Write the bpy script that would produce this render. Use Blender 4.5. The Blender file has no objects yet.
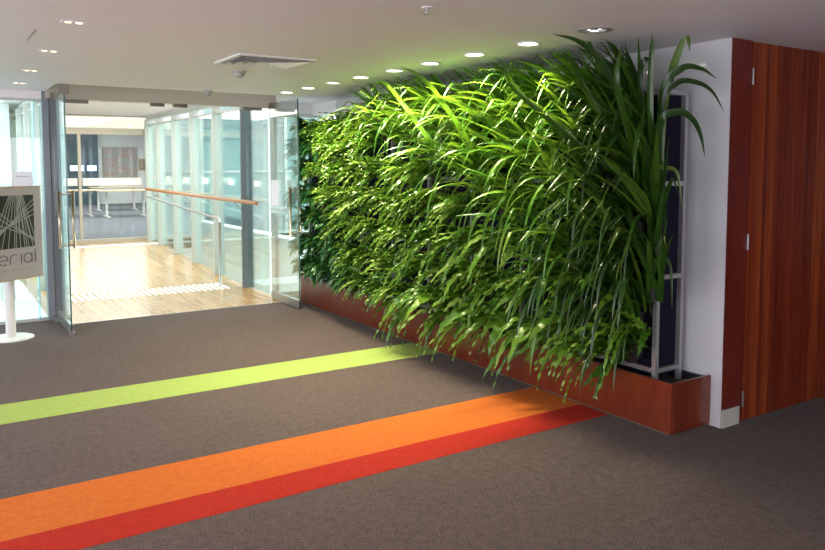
import bpy, math, random
from mathutils import Vector, Matrix
R = math.radians
S = bpy.context.scene
COL = S.collection

# ------------------------------------------------------------------ camera
cam = bpy.data.objects.new('camera', bpy.data.cameras.new('camera'))
COL.objects.link(cam)
cam.location = (0, 0, 1.65)
cam.rotation_euler = (R(90 - 4.16), 0, R(-32.84))
cam.data.sensor_width = 36
cam.data.lens = 754 / 825 * 36
cam.data.shift_y = -55 / 825
cam.data.clip_end = 200
S.camera = cam

# ------------------------------------------------------------------ world, exposure
S.view_settings.view_transform = 'Standard'
S.view_settings.look = 'None'
S.view_settings.exposure = 0.70
S.view_settings.gamma = 1
S.view_settings.use_curve_mapping = False
W = bpy.data.worlds.new('overcast_sky'); S.world = W
W.use_nodes = True
bg = W.node_tree.nodes['Background']
bg.inputs[0].default_value = (0.90, 0.97, 1.0, 1)
bg.inputs[1].default_value = 2.1


def area(name, loc, rot, sx, sy, power, color):
    l = bpy.data.lights.new(name, 'AREA'); l.shape = 'RECTANGLE'
    l.size = sx; l.size_y = sy; l.energy = power; l.color = color
    o = bpy.data.objects.new(name, l); COL.objects.link(o)
    o.location = loc; o.rotation_euler = [R(a) for a in rot]
    return o


# daylight coming in through the windows the place has
area('daylight_left_window', (-3.60, 2.6, 1.3), (0, -90, 0), 2.1, 8.0, 95, (0.94, 0.86, 1.0))
area('daylight_bridge', (7.6, 12.5, 6.0), (0, 50, 0), 5.0, 7.0, 800, (1.0, 0.97, 0.92))
area('daylight_atrium', (-1.2, 11.6, 4.2), (-50, 0, 0), 5.0, 2.0, 150, (0.92, 0.96, 1.0))
area('daylight_rear_window', (1.0, -2.6, 1.4), (90, 0, 0), 4.5, 1.9, 34, (0.95, 0.78, 0.95))


# ------------------------------------------------------------------ materials
def newmat(name):
    m = bpy.data.materials.new(name); m.use_nodes = True
    nt = m.node_tree
    return m, nt, nt.nodes['Principled BSDF']


def pm(name, color, rough=0.5, metal=0.0, spec=0.5, emit=None, es=0.0, noise=None, bump=0.0, nscale=20, coat=0.0):
    m, nt, b = newmat(name)
    b.inputs['Base Color'].default_value = (*color, 1)
    b.inputs['Roughness'].default_value = rough
    b.inputs['Metallic'].default_value = metal
    b.inputs['Specular IOR Level'].default_value = spec
    b.inputs['Coat Weight'].default_value = coat
    b.inputs['Coat Roughness'].default_value = 0.05
    if emit:
        b.inputs['Emission Color'].default_value = (*emit, 1)
        b.inputs['Emission Strength'].default_value = es
    if noise or bump:
        tc = nt.nodes.new('ShaderNodeTexCoord'); n = nt.nodes.new('ShaderNodeTexNoise')
        n.inputs['Scale'].default_value = nscale; n.inputs['Detail'].default_value = 4
        nt.links.new(tc.outputs['Object'], n.inputs['Vector'])
        if noise:
            cr = nt.nodes.new('ShaderNodeValToRGB')
            cr.color_ramp.elements[0].position = 0.3; cr.color_ramp.elements[1].position = 0.7
            cr.color_ramp.elements[0].color = (*noise, 1); cr.color_ramp.elements[1].color = (*color, 1)
            nt.links.new(n.outputs['Fac'], cr.inputs['Fac']); nt.links.new(cr.outputs['Color'], b.inputs['Base Color'])
        if bump:
            bp = nt.nodes.new('ShaderNodeBump'); bp.inputs['Strength'].default_value = bump
            bp.inputs['Distance'].default_value = 0.01
            nt.links.new(n.outputs['Fac'], bp.inputs['Height']); nt.links.new(bp.outputs['Normal'], b.inputs['Normal'])
    return m


def glassmat(name, tint, refl=0.10, milk=0.0):
    m = bpy.data.materials.new(name); m.use_nodes = True
    nt = m.node_tree; nt.nodes.clear()
    out = nt.nodes.new('ShaderNodeOutputMaterial')
    tr = nt.nodes.new('ShaderNodeBsdfTransparent'); tr.inputs[0].default_value = (*tint, 1)
    gl = nt.nodes.new('ShaderNodeBsdfGlossy'); gl.inputs['Roughness'].default_value = 0.01
    gl.inputs[0].default_value = (1, 1, 1, 1)
    df = nt.nodes.new('ShaderNodeBsdfTranslucent'); df.inputs[0].default_value = (0.9, 0.95, 0.95, 1)
    lw = nt.nodes.new('ShaderNodeLayerWeight'); lw.inputs[0].default_value = 0.25
    mu = nt.nodes.new('ShaderNodeMath'); mu.operation = 'MULTIPLY_ADD'
    mu.inputs[1].default_value = 0.55; mu.inputs[2].default_value = refl * 0.3
    nt.links.new(lw.outputs['Fresnel'], mu.inputs[0])
    mx = nt.nodes.new('ShaderNodeMixShader'); m2 = nt.nodes.new('ShaderNodeMixShader')
    m2.inputs[0].default_value = milk
    nt.links.new(tr.outputs[0], m2.inputs[1]); nt.links.new(df.outputs[0], m2.inputs[2])
    nt.links.new(mu.outputs[0], mx.inputs[0])
    nt.links.new(m2.outputs[0], mx.inputs[1]); nt.links.new(gl.outputs[0], mx.inputs[2])
    nt.links.new(mx.outputs[0], out.inputs[0])
    return m


def carpet(name, c1, c2, scale=120, detail_bump=0.6, sheen=0.0):
    m, nt, b = newmat(name)
    b.inputs['Roughness'].default_value = 0.95
    b.inputs['Specular IOR Level'].default_value = 0.15
    b.inputs['Sheen Weight'].default_value = sheen; b.inputs['Sheen Roughness'].default_value = 0.4
    tc = nt.nodes.new('ShaderNodeTexCoord')
    n1 = nt.nodes.new('ShaderNodeTexNoise'); n1.inputs['Scale'].default_value = scale; n1.inputs['Detail'].default_value = 3
    n2 = nt.nodes.new('ShaderNodeTexNoise'); n2.inputs['Scale'].default_value = 22; n2.inputs['Detail'].default_value = 5
    ck = nt.nodes.new('ShaderNodeTexChecker'); ck.inputs['Scale'].default_value = 2.0
    mp = nt.nodes.new('ShaderNodeMapping'); mp.inputs['Location'].default_value = (0.13, 0.16, 0.31)
    nt.links.new(tc.outputs['Object'], n1.inputs['Vector']); nt.links.new(tc.outputs['Object'], n2.inputs['Vector'])
    nt.links.new(tc.outputs['Object'], mp.inputs['Vector']); nt.links.new(mp.outputs[0], ck.inputs['Vector'])
    ad = nt.nodes.new('ShaderNodeMath'); ad.operation = 'MULTIPLY_ADD'; ad.inputs[1].default_value = 0.62
    m3 = nt.nodes.new('ShaderNodeMath'); m3.operation = 'MULTIPLY_ADD'; m3.inputs[1].default_value = 0.20
    m4 = nt.nodes.new('ShaderNodeMath'); m4.operation = 'MULTIPLY'; m4.inputs[1].default_value = 0.008
    nt.links.new(ck.outputs['Fac'], m4.inputs[0]); nt.links.new(m4.outputs[0], m3.inputs[2])
    nt.links.new(n2.outputs['Fac'], m3.inputs[0]); nt.links.new(n1.outputs['Fac'], ad.inputs[0])
    nt.links.new(m3.outputs[0], ad.inputs[2])
    cr = nt.nodes.new('ShaderNodeValToRGB'); cr.color_ramp.elements[0].position = 0.32; cr.color_ramp.elements[1].position = 0.51
    cr.color_ramp.elements[0].color = (*c1, 1); cr.color_ramp.elements[1].color = (*c2, 1)
    nt.links.new(ad.outputs[0], cr.inputs['Fac']); nt.links.new(cr.outputs['Color'], b.inputs['Base Color'])
    bp = nt.nodes.new('ShaderNodeBump'); bp.inputs['Strength'].default_value = detail_bump; bp.inputs['Distance'].default_value = 0.006
    nt.links.new(n1.outputs['Fac'], bp.inputs['Height']); nt.links.new(bp.outputs['Normal'], b.inputs['Normal'])
    return m


def timber(name, cols, rough=0.35, island=True, stretch=(14, 14, 0.7), coat=0.2):
    """wood grain; each loose slat or board of a mesh gets its own tone"""
    m, nt, b = newmat(name)
    b.inputs['Roughness'].default_value = rough
    b.inputs['Coat Weight'].default_value = coat; b.inputs['Coat Roughness'].default_value = 0.25
    tc = nt.nodes.new('ShaderNodeTexCoord'); mp = nt.nodes.new('ShaderNodeMapping'); mp.inputs['Scale'].default_value = stretch
    n = nt.nodes.new('ShaderNodeTexNoise'); n.inputs['Scale'].default_value = 3.0; n.inputs['Detail'].default_value = 8
    n.inputs['Distortion'].default_value = 0.6
    nt.links.new(tc.outputs['Object'], mp.inputs[0]); nt.links.new(mp.outputs[0], n.inputs['Vector'])
    cr = nt.nodes.new('ShaderNodeValToRGB')
    cr.color_ramp.elements[0].position = 0.15; cr.color_ramp.elements[1].position = 0.85
    cr.color_ramp.elements[0].color = (*cols[0], 1); cr.color_ramp.elements[1].color = (*cols[-1], 1)
    for i, c in enumerate(cols[1:-1]):
        e = cr.color_ramp.elements.new(0.15 + 0.7 * (i + 1) / (len(cols) - 1)); e.color = (*c, 1)
    if island:
        g = nt.nodes.new('ShaderNodeNewGeometry')
        a = nt.nodes.new('ShaderNodeMath'); a.operation = 'MULTIPLY_ADD'; a.inputs[1].default_value = 0.42
        s = nt.nodes.new('ShaderNodeMath'); s.operation = 'MULTIPLY_ADD'; s.inputs[1].default_value = 0.75; s.inputs[2].default_value = -0.16
        nt.links.new(n.outputs['Fac'], s.inputs[0]); nt.links.new(g.outputs['Random Per Island'], a.inputs[0])
        nt.links.new(s.outputs[0], a.inputs[2]); nt.links.new(a.outputs[0], cr.inputs['Fac'])
    else:
        nt.links.new(n.outputs['Fac'], cr.inputs['Fac'])
    nt.links.new(cr.outputs['Color'], b.inputs['Base Color'])
    return m


def leafmat(name, cols, rough=0.35, trans=0.35, spec=0.6, tcol=(0.35, 0.6, 0.05), vein=0.0):
    m = bpy.data.materials.new(name); m.use_nodes = True
    nt = m.node_tree; b = nt.nodes['Principled BSDF']; out = nt.nodes['Material Output']
    b.inputs['Roughness'].default_value = rough; b.inputs['Specular IOR Level'].default_value = spec
    g = nt.nodes.new('ShaderNodeNewGeometry'); cr = nt.nodes.new('ShaderNodeValToRGB')
    cr.color_ramp.elements[0].position = 0.0; cr.color_ramp.elements[1].position = 1.0
    cr.color_ramp.elements[0].color = (*cols[0], 1); cr.color_ramp.elements[1].color = (*cols[-1], 1)
    for i, c in enumerate(cols[1:-1]):
        e = cr.color_ramp.elements.new((i + 1) / (len(cols) - 1)); e.color = (*c, 1)
    tc = nt.nodes.new('ShaderNodeTexCoord'); n = nt.nodes.new('ShaderNodeTexNoise'); n.inputs['Scale'].default_value = 18
    nt.links.new(tc.outputs['Object'], n.inputs['Vector'])
    a = nt.nodes.new('ShaderNodeMath'); a.operation = 'MULTIPLY_ADD'; a.inputs[1].default_value = 0.35
    s = nt.nodes.new('ShaderNodeMath'); s.operation = 'MULTIPLY_ADD'; s.inputs[1].default_value = 0.9; s.inputs[2].default_value = -0.12
    nt.links.new(g.outputs['Random Per Island'], s.inputs[0]); nt.links.new(n.outputs['Fac'], a.inputs[0])
    nt.links.new(s.outputs[0], a.inputs[2]); nt.links.new(a.outputs[0], cr.inputs['Fac'])
    nt.links.new(cr.outputs['Color'], b.inputs['Base Color'])
    t = nt.nodes.new('ShaderNodeBsdfTranslucent')
    mc = nt.nodes.new('ShaderNodeMix'); mc.data_type = 'RGBA'; mc.inputs[0].default_value = 0.5
    mc.inputs[7].default_value = (*tcol, 1)
    nt.links.new(cr.outputs['Color'], mc.inputs[6]); nt.links.new(mc.outputs[2], t.inputs[0])
    mx = nt.nodes.new('ShaderNodeMixShader'); mx.inputs[0].default_value = trans
    nt.links.new(b.outputs[0], mx.inputs[1]); nt.links.new(t.outputs[0], mx.inputs[2])
    nt.links.new(mx.outputs[0], out.inputs[0])
    return m


M = dict(
    ceiling=pm('ceiling_paint', (0.84, 0.79, 0.81), 0.55, bump=0.02, nscale=60),
    white=pm('white_paint', (0.82, 0.83, 0.84), 0.5),
    gloss=pm('glossy_white_glass', (0.58, 0.58, 0.59), 0.06, spec=0.6, coat=0.5),
    column=pm('grey_steel_paint', (0.20, 0.22, 0.26), 0.4),
    header=pm('taupe_metal', (0.52, 0.47, 0.40), 0.45),
    mullion=pm('pale_mullion', (0.52, 0.54, 0.51), 0.4),
    darkmull=pm('dark_mullion', (0.13, 0.15, 0.16), 0.4),
    steel=pm('brushed_steel', (0.42, 0.42, 0.41), 0.38, metal=1.0, bump=0.05, nscale=200),
    galv=pm('galvanised_steel', (0.42, 0.41, 0.42), 0.45, metal=0.7),
    bronze=pm('warm_steel', (0.60, 0.50, 0.38), 0.3, metal=1.0),
    patch=pm('patch_fitting_metal', (0.22, 0.20, 0.17), 0.4, metal=0.6),
    mesh=pm('dark_planting_felt', (0.008, 0.007, 0.016), 0.9, spec=0.1, noise=(0.016, 0.014, 0.03), nscale=160, bump=0.5),
    soil=pm('black_potting_mix', (0.02, 0.017, 0.014), 0.95, noise=(0.05, 0.04, 0.03), nscale=60, bump=1.0),
    pot=pm('black_plastic', (0.015, 0.015, 0.017), 0.4),
    plastic=pm('white_plastic', (0.75, 0.75, 0.73), 0.4),
    greyplastic=pm('grey_plastic', (0.38, 0.37, 0.36), 0.4),
    black=pm('black_print', (0.05, 0.053, 0.05), 0.3),
    ink=pm('grey_print', (0.13, 0.12, 0.13), 0.5),
    lineprint=pm('pale_line_print', (0.50, 0.52, 0.46), 0.5),
    signw=pm('sign_board_white', (0.62, 0.57, 0.54), 0.35),
    tan=pm('tan_edge_strip', (0.62, 0.48, 0.30), 0.4),
    rail=timber('handrail_timber', [(0.40, 0.16, 0.06), (0.55, 0.27, 0.12)], 0.35, False),
    cherry=timber('cherry_planter_timber', [(0.085, 0.010, 0.004), (0.15, 0.022, 0.007), (0.22, 0.040, 0.011)], 0.28, False, (5, 5, 0.9), 0.4),
    slat=timber('mahogany_slats', [(0.11, 0.011, 0.004), (0.21, 0.032, 0.008), (0.38, 0.088, 0.018)], 0.32, True, (10, 10, 0.6)),
    panel=timber('mahogany_panel', [(0.085, 0.010, 0.006), (0.13, 0.016, 0.009), (0.17, 0.024, 0.011)], 0.3, False, (8, 8, 0.5)),
    oak=timber('pale_oak_boards', [(0.40, 0.20, 0.07), (0.52, 0.29, 0.11), (0.62, 0.38, 0.17)], 0.22, True, (9, 0.8, 9), 0.5),
    glass=glassmat('clear_glass', (0.93, 0.975, 0.965)),
    wglass=glassmat('tinted_window_glass', (0.84, 0.94, 0.92), 0.2),
    teal=glassmat('green_tinted_glass', (0.62, 0.84, 0.84), 0.25, 0.08),
    edge=pm('green_glass_edge', (0.06, 0.16, 0.15), 0.15, spec=0.8),
    frost=glassmat('frosted_film', (0.9, 0.92, 0.92), 0.05, 0.75),
    film=pm('white_window_film', (0.85, 0.85, 0.82), 0.6),
    paper=pm('white_paper', (0.80, 0.80, 0.86), 0.7),
    carpet=carpet('brown_grey_carpet', (0.052, 0.037, 0.034), (0.132, 0.098, 0.088), sheen=0.06),
    lime=carpet('lime_green_carpet', (0.26, 0.37, 0.08), (0.35, 0.46, 0.13), 160, 0.3),
    orange=carpet('orange_carpet', (0.43, 0.10, 0.016), (0.56, 0.15, 0.026), 160, 0.3),
    red=carpet('red_carpet', (0.30, 0.016, 0.009), (0.43, 0.030, 0.016), 160, 0.3),
    bluecarpet=carpet('blue_grey_carpet', (0.10, 0.11, 0.13), (0.20, 0.21, 0.24), 60, 0.2),
    navy=pm('dark_blue_panel', (0.06, 0.10, 0.135), 0.3),
    screen=pm('lit_screen', (0.3, 0.4, 0.9), 0.3, emit=(0.5, 0.62, 1.0), es=1.6),
    lampon=pm('lamp_glow', (1, 1, 1), 0.4, emit=(1.0, 0.93, 0.74), es=9.0),
    lampdim=pm('lamp_glow_dim', (1, 1, 1), 0.4, emit=(1.0, 0.93, 0.78), es=2.0),
    lampwarm=pm('halogen_glow', (1, 1, 1), 0.4, emit=(1.0, 0.66, 0.32), es=3.0),
    chrome=pm('chrome', (0.8, 0.78, 0.74), 0.08, metal=1.0),
    dark=pm('dark_cavity', (0.02, 0.02, 0.02), 0.6),
    facade=pm('pale_facade', (0.62, 0.66, 0.66), 0.8),
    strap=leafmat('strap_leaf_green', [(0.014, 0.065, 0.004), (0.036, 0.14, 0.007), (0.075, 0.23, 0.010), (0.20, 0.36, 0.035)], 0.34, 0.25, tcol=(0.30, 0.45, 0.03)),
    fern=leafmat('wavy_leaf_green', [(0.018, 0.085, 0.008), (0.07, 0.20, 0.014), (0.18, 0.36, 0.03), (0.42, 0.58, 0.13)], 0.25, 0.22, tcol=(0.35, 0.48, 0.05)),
    shade=leafmat('strap_leaf_green_painted_shade', [(0.006, 0.028, 0.003), (0.014, 0.055, 0.005), (0.032, 0.095, 0.007), (0.10, 0.17, 0.02)], 0.30, 0.22, tcol=(0.16, 0.28, 0.02)),  # darker copy of strap: shade of the unlit near end put into colour
    deep=leafmat('deep_green_leaf', [(0.010, 0.07, 0.022), (0.02, 0.12, 0.035), (0.05, 0.2, 0.04)], 0.28, 0.2),
    stem=pm('leaf_stalk_green', (0.10, 0.20, 0.04), 0.5),
)


# ------------------------------------------------------------------ mesh helpers
class MB:
    def __init__(s): s.v = []; s.f = []; s.m = []

    def quad(s, a, b, c, d, mi=0):
        n = len(s.v); s.v += [a, b, c, d]; s.f.append((n, n + 1, n + 2, n + 3)); s.m.append(mi); return s

    def box(s, a, b, mi=0):
        x0, y0, z0 = a; x1, y1, z1 = b
        if x0 > x1: x0, x1 = x1, x0
        if y0 > y1: y0, y1 = y1, y0
        if z0 > z1: z0, z1 = z1, z0
        n = len(s.v)
        s.v += [(x0, y0, z0), (x1, y0, z0), (x1, y1, z0), (x0, y1, z0), (x0, y0, z1), (x1, y0, z1), (x1, y1, z1), (x0, y1, z1)]
        for q in ((0, 3, 2, 1), (4, 5, 6, 7), (0, 1, 5, 4), (1, 2, 6, 5), (2, 3, 7, 6), (3, 0, 4, 7)):
            s.f.append(tuple(n + i for i in q)); s.m.append(mi)
        return s

    def bevbox(s, a, b, r=0.004, mi=0):
        """box with its vertical edges chamfered"""
        x0, y0, z0 = a; x1, y1, z1 = b
        P = [(x0 + r, y0), (x1 - r, y0), (x1, y0 + r), (x1, y1 - r), (x1 - r, y1), (x0 + r, y1), (x0, y1 - r), (x0, y0 + r)]
        return s.prism(P, z0, z1, mi)

    def prism(s, P, z0, z1, mi=0):
        n = len(s.v); k = len(P)
        s.v += [(x, y, z0) for x, y in P] + [(x, y, z1) for x, y in P]
        s.f.append(tuple(n + i for i in range(k))[::-1]); s.m.append(mi)
        s.f.append(tuple(n + k + i for i in range(k))); s.m.append(mi)
        for i in range(k):
            j = (i + 1) % k
            s.f.append((n + i, n + j, n + k + j, n + k + i)); s.m.append(mi)
        return s

    def lathe(s, prof, c=(0, 0, 0), seg=28, mi=0, axis='z'):
        n = len(s.v); k = len(prof)
        for j in range(seg):
            a = 2 * math.pi * j / seg
            for r, h in prof:
                if axis == 'z': s.v.append((c[0] + r * math.cos(a), c[1] + r * math.sin(a), c[2] + h))
                else: s.v.append((c[0] + h, c[1] + r * math.cos(a), c[2] + r * math.sin(a)))
        for j in range(seg):
            j2 = (j + 1) % seg
            for i in range(k - 1):
                s.f.append((n + j * k + i, n + j2 * k + i, n + j2 * k + i + 1, n + j * k + i + 1)); s.m.append(mi)
        return s

    def tube(s, pts, r, seg=10, mi=0, cap=True):
        pts = [Vector(p) for p in pts]; n = len(s.v)
        ref = None
        for i, p in enumerate(pts):
            t = (pts[min(i + 1, len(pts) - 1)] - pts[max(i - 1, 0)]).normalized()
            if ref is None: ref = Vector((0, 0, 1)) if abs(t.z) < 0.9 else Vector((1, 0, 0))
            u = t.cross(ref).normalized(); w = u.cross(t).normalized(); ref = w
            for j in range(seg):
                a = 2 * math.pi * j / seg
                s.v.append(tuple(p + r * (math.cos(a) * u + math.sin(a) * w)))
        for i in range(len(pts) - 1):
            for j in range(seg):
                j2 = (j + 1) % seg
                s.f.append((n + i * seg + j, n + i * seg + j2, n + (i + 1) * seg + j2, n + (i + 1) * seg + j)); s.m.append(mi)
        if cap:
            s.f.append(tuple(n + j for j in range(seg))); s.m.append(mi)
            e = n + (len(pts) - 1) * seg
            s.f.append(tuple(e + j for j in range(seg))[::-1]); s.m.append(mi)
        return s

    def build(s, name, mats, parent=None, smooth=False, bevel=0):
        me = bpy.data.meshes.new(name)
        me.from_pydata([tuple(v) for v in s.v], [], s.f)
        if not isinstance(mats, (list, tuple)): mats = [mats]
        for m in mats: me.materials.append(m)
        me.polygons.foreach_set('material_index', s.m)
        if smooth: me.polygons.foreach_set('use_smooth', [True] * len(me.polygons))
        me.update()
        o = bpy.data.objects.new(name, me); COL.objects.link(o)
        if parent is not None:
            o.parent = parent
            o.matrix_parent_inverse = Matrix.Identity(4)
            # vertices were given in world coordinates: move them into the parent's frame
            inv = PINV.get(parent.name)
            if inv is None: inv = Matrix.Identity(4)
            me.transform(inv); PINV[o.name] = inv
        if bevel:
            b = o.modifiers.new('bevel', 'BEVEL'); b.width = bevel; b.segments = 2; b.limit_method = 'ANGLE'
        return o


PINV = {}


def thing(name, label, cat, loc, group=None, rz=0.0):
    o = bpy.data.objects.new(name, None); COL.objects.link(o)
    o.location = loc; o.rotation_euler = (0, 0, rz); o.empty_display_size = 0.1
    o['label'] = label; o['category'] = cat
    if group: o['group'] = group
    PINV[o.name] = (Matrix.Translation(loc) @ Matrix.Rotation(rz, 4, 'Z')).inverted()
    return o


def tag(o, label, cat, group=None):
    o['label'] = label; o['category'] = cat
    if group: o['group'] = group
    return o


def struct(name, mb, mat, smooth=False):
    o = mb.build(name, mat, smooth=smooth); o['kind'] = 'structure'; return o


def copy_tree(o, loc, label=None):
    c = o.copy(); COL.objects.link(c); c.location = loc
    if label: c['label'] = label
    for ch in o.children:
        d = ch.copy(); COL.objects.link(d); d.parent = c
        for g in ch.children:
            e = g.copy(); COL.objects.link(e); e.parent = d
    return c


CE = 2.42       # ceiling height
YD = 8.80       # plane of the glazed end wall and doors
XW = 4.135      # glossy white wall beside the planting
YW = 2.84       # timber wall

# ------------------------------------------------------------------ setting: floors
struct('floor', MB().box((-3.5, -2.5, -0.2), (8.0, 8.42, 0)).box((-3.5, 8.42, -0.2), (1.19, 8.86, 0)).box((3.62, 8.42, -0.2), (4.3, 8.86, 0)), M['carpet'])
mb = MB()
random.seed(3)


def rampz(y):
    return 0.0 if y < 10.35 else min(0.20, (y - 10.35) * 0.05)


x = 1.20
while x < 3.64:
    x2 = min(x + 0.11, 3.64); y = 8.424 - random.random() * 1.5
    while y < 15.0:
        y2 = y + random.uniform(1.2, 2.0)
        a, b = max(y, 8.424), min(y2, 15.0)
        cuts = sorted([a, b] + [c for c in (10.35, 14.35) if a < c < b])
        for p, q in zip(cuts, cuts[1:]):
            n = len(mb.v); g = 0.0012
            zt0, zt1 = rampz(p), rampz(q)
            mb.v += [(x + g, p, -0.2), (x2 - g, p, -0.2), (x2 - g, q, -0.2), (x + g, q, -0.2), (x + g, p + (g if p == a else 0), zt0), (x2 - g, p + (g if p == a else 0), zt0), (x2 - g, q, zt1), (x + g, q, zt1)]
            for qd in ((0, 3, 2, 1), (4, 5, 6, 7), (0, 1, 5, 4), (1, 2, 6, 5), (2, 3, 7, 6), (3, 0, 4, 7)):
                mb.f.append(tuple(n + i for i in qd)); mb.m.append(0)
        y = y2
    x = x2
struct('floor_bridge', mb, M['oak'])
struct('floor_meeting_room', MB().box((-4, 15.0, 0.0), (7.5, 30.2, 0.20)), M['bluecarpet'])
struct('trim_1', MB().box((1.2, 8.415, -0.01), (3.64, 8.435, 0.004)), M['steel'])
struct('trim_2', MB().box((1.2, 14.2, 0.15), (3.64, 14.42, 0.206)), M['white'])

# inlaid carpet stripes
for nm, m, y0, y1, lab in (('green', 'lime', 5.37, 5.82, 'lime green carpet stripe running to the planter, farthest of the three stripes'),
                           ('orange', 'orange', 3.665, 4.145, 'broad orange carpet stripe, middle one, touching the red stripe'),
                           ('red', 'red', 3.41, 3.665, 'narrow red carpet stripe along the near edge of the orange stripe')):
    o = MB().box((-3.4, y0, 0.0), (3.745, y1, 0.0018)).build('carpet_stripe', M[m]); tag(o, lab, 'carpet stripe')

# ------------------------------------------------------------------ setting: ceiling with the recess over the doors
mb = MB()
HL = []   # square holes for the recessed downlights (x, y, half size)
RX = 3.235
rowY = [7.455, 6.92, 6.375, 5.84, 5.28, 4.765, 4.22, 3.665, 3.10]
OFFY = rowY[-1]
twinY = [8.0, 6.90, 5.66, 4.46, 3.2, 2.0, 0.8]
xs = [-3.5, 1.08, RX - 0.068, RX + 0.068, 3.66, 8.0]
ys = [-2.5, OFFY - 0.068, OFFY + 0.068, 7.89, 8.75, 9.0]
for i in range(len(xs) - 1):
    for j in range(len(ys) - 1):
        a, b, c, d = xs[i], xs[i + 1], ys[j], ys[j + 1]
        if abs(a - (RX - 0.068)) < 1e-6 and abs(c - (OFFY - 0.068)) < 1e-6: continue
        if a >= 1.08 and b <= 3.66 and c >= 7.89 and d <= 8.75: continue
        if a >= 3.66 and c >= YW + 6.2: continue
        mb.box((a, c, CE), (b, d, CE + 0.16))
mb.prism([(3.29, 7.89), (3.66, 7.89), (3.66, 8.75)], CE, CE + 0.16)
mb.box((1.0, 7.8, CE + 0.16), (3.7, 9.0, CE + 0.22))
struct('ceiling', mb, M['ceiling'])
struct('trim_3', MB().box((1.082, 8.70, 2.345), (3.655, 8.748, CE + 0.158)).box((1.082, 8.748, 2.345), (3.655, 8.85, CE - 0.001)), M['header'])
struct('ceiling_bridge', MB().box((1.0, 8.86, 2.58), (3.9, 15.1, 2.66)).box((-4, 15.1, 3.15), (7.5, 30.2, 3.25)), M['ceiling'])
# bulkheads above the side glazing
struct('trim_4', MB().box((-3.5, 8.76, 2.34), (1.08, 8.86, CE)), M['ceiling'])
struct('trim_5', MB().box((3.66, 8.76, 2.30), (4.9, 8.86, CE)).box((4.14, 8.10, 2.28), (4.26, 8.76, CE)), M['ceiling'])

# ------------------------------------------------------------------ setting: walls
struct('wall_right', MB().box((XW, YW + 0.002, 0), (XW + 0.12, 8.08, CE)), M['gloss'])
mb = MB().box((XW + 0.004, YW, 0.0), (4.345, YW + 0.12, CE))
struct('wall_timber', mb, M['panel'])
struct('baseboard_timber', MB().box((XW + 0.006, YW - 0.008, 0), (4.315, YW - 0.0005, 0.115)), pm('skirting_enamel', (0.48, 0.48, 0.42), 0.35))
mb = MB(); random.seed(8)
x = 5.285
while x < 8.0:
    w = random.uniform(0.032, 0.044)
    mb.box((x, YW + random.uniform(0.0, 0.006), 0.0), (x + w - 0.003, YW + 0.1, CE)); x += w
mb.box((5.28, YW + 0.03, 0.0), (8.0, YW + 0.12, CE))
struct('wall_timber_slats', mb, M['slat'])
mb = MB(); x = 4.353
while x < 5.27:
    w = min(random.uniform(0.032, 0.044), 5.275 - x)
    if w < 0.01: break
    mb.box((x, YW + random.uniform(-0.002, 0.004), 0.008), (x + w - 0.003, YW + 0.028, CE - 0.006)); x += w
mb.box((4.353, YW + 0.02, 0.008), (5.272, YW + 0.045, CE - 0.006))
door = struct('door_1', mb, M['slat'])
for z in (2.20, 1.165, 0.155):
    h = MB().tube([(4.349, YW - 0.008, z - 0.05), (4.349, YW - 0.008, z + 0.05)], 0.006).box((4.343, YW - 0.004, z - 0.05), (4.356, YW - 0.0025, z + 0.05))
    h.build('hinge', M['steel'], door)
struct('wall_near_right', MB().box((8.0, -2.5, 0), (8.12, YW + 0.12, CE)), M['panel'])  # unseen wall, dark finish chosen to cut light bounced onto the floor
# left wall with a long window, rear wall with a window
mb = MB().box((-3.62, -2.5, 0), (-3.5, -1.2, CE)).box((-3.62, 6.6, 0), (-3.5, 8.86, CE)).box((-3.62, -1.2, 0), (-3.5, 6.6, 0.35)).box((-3.62, -1.2, 2.3), (-3.5, 6.6, CE))
struct('wall_left', mb, M['white'])
mb = MB().box((-3.62, -2.62, 0), (-1.2, -2.5, CE)).box((3.2, -2.62, 0), (8.12, -2.5, CE)).box((-1.2, -2.62, 0), (3.2, -2.5, 0.5)).box((-1.2, -2.62, 2.3), (3.2, -2.5, CE))
struct('wall_rear', mb, M['white'])


# ------------------------------------------------------------------ setting: glazing at the end wall
def pane(parent, a, b, mat='glass', name='window_pane'):
    return MB().box(a, b).build(name, M[mat], parent)


w = struct('window_1', MB().box((-3.5, 8.78, 0), (1.05, 8.84, 0.03)).box((-3.5, 8.78, 2.315), (1.05, 8.84, 2.34)), M['mullion'])
for a, b in ((-3.5, -1.5), (-1.49, 0.20), (0.21, 0.955)):
    pane(w, (a, 8.80, 0.03), (b, 8.812, 2.315), 'glass')
MB().box((0.958, 8.70, 0.03), (0.970, 8.90, 2.315)).build('glass_fin', M['teal'], w)
pane(w, (0.973, 8.80, 0.03), (1.05, 8.812, 2.315), 'glass')
struct('trim_6', MB().bevbox((1.05, 8.745, 0), (1.115, 8.90, CE), 0.006).bevbox((1.118, 8.765, 0), (1.19, 8.90, 2.385), 0.006), M['column'])
w = struct('window_2', MB().box((3.66, 8.79, 0), (4.26, 8.85, 0.05)).box((3.66, 8.79, 2.25), (4.26, 8.85, 2.30)).box((3.62, 8.76, 0), (3.66, 8.88, 2.385)), M['mullion'])
pane(w, (3.66, 8.81, 0.05), (4.26, 8.822, 2.25))
w = struct('window_3', MB().box((4.16, 8.10, 0), (4.24, 8.14, 2.28)).box((4.16, 8.14, 0), (4.24, 8.79, 0.05)), M['mullion'])
pane(w, (4.19, 8.14, 0.05), (4.202, 8.79, 2.28))


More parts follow.
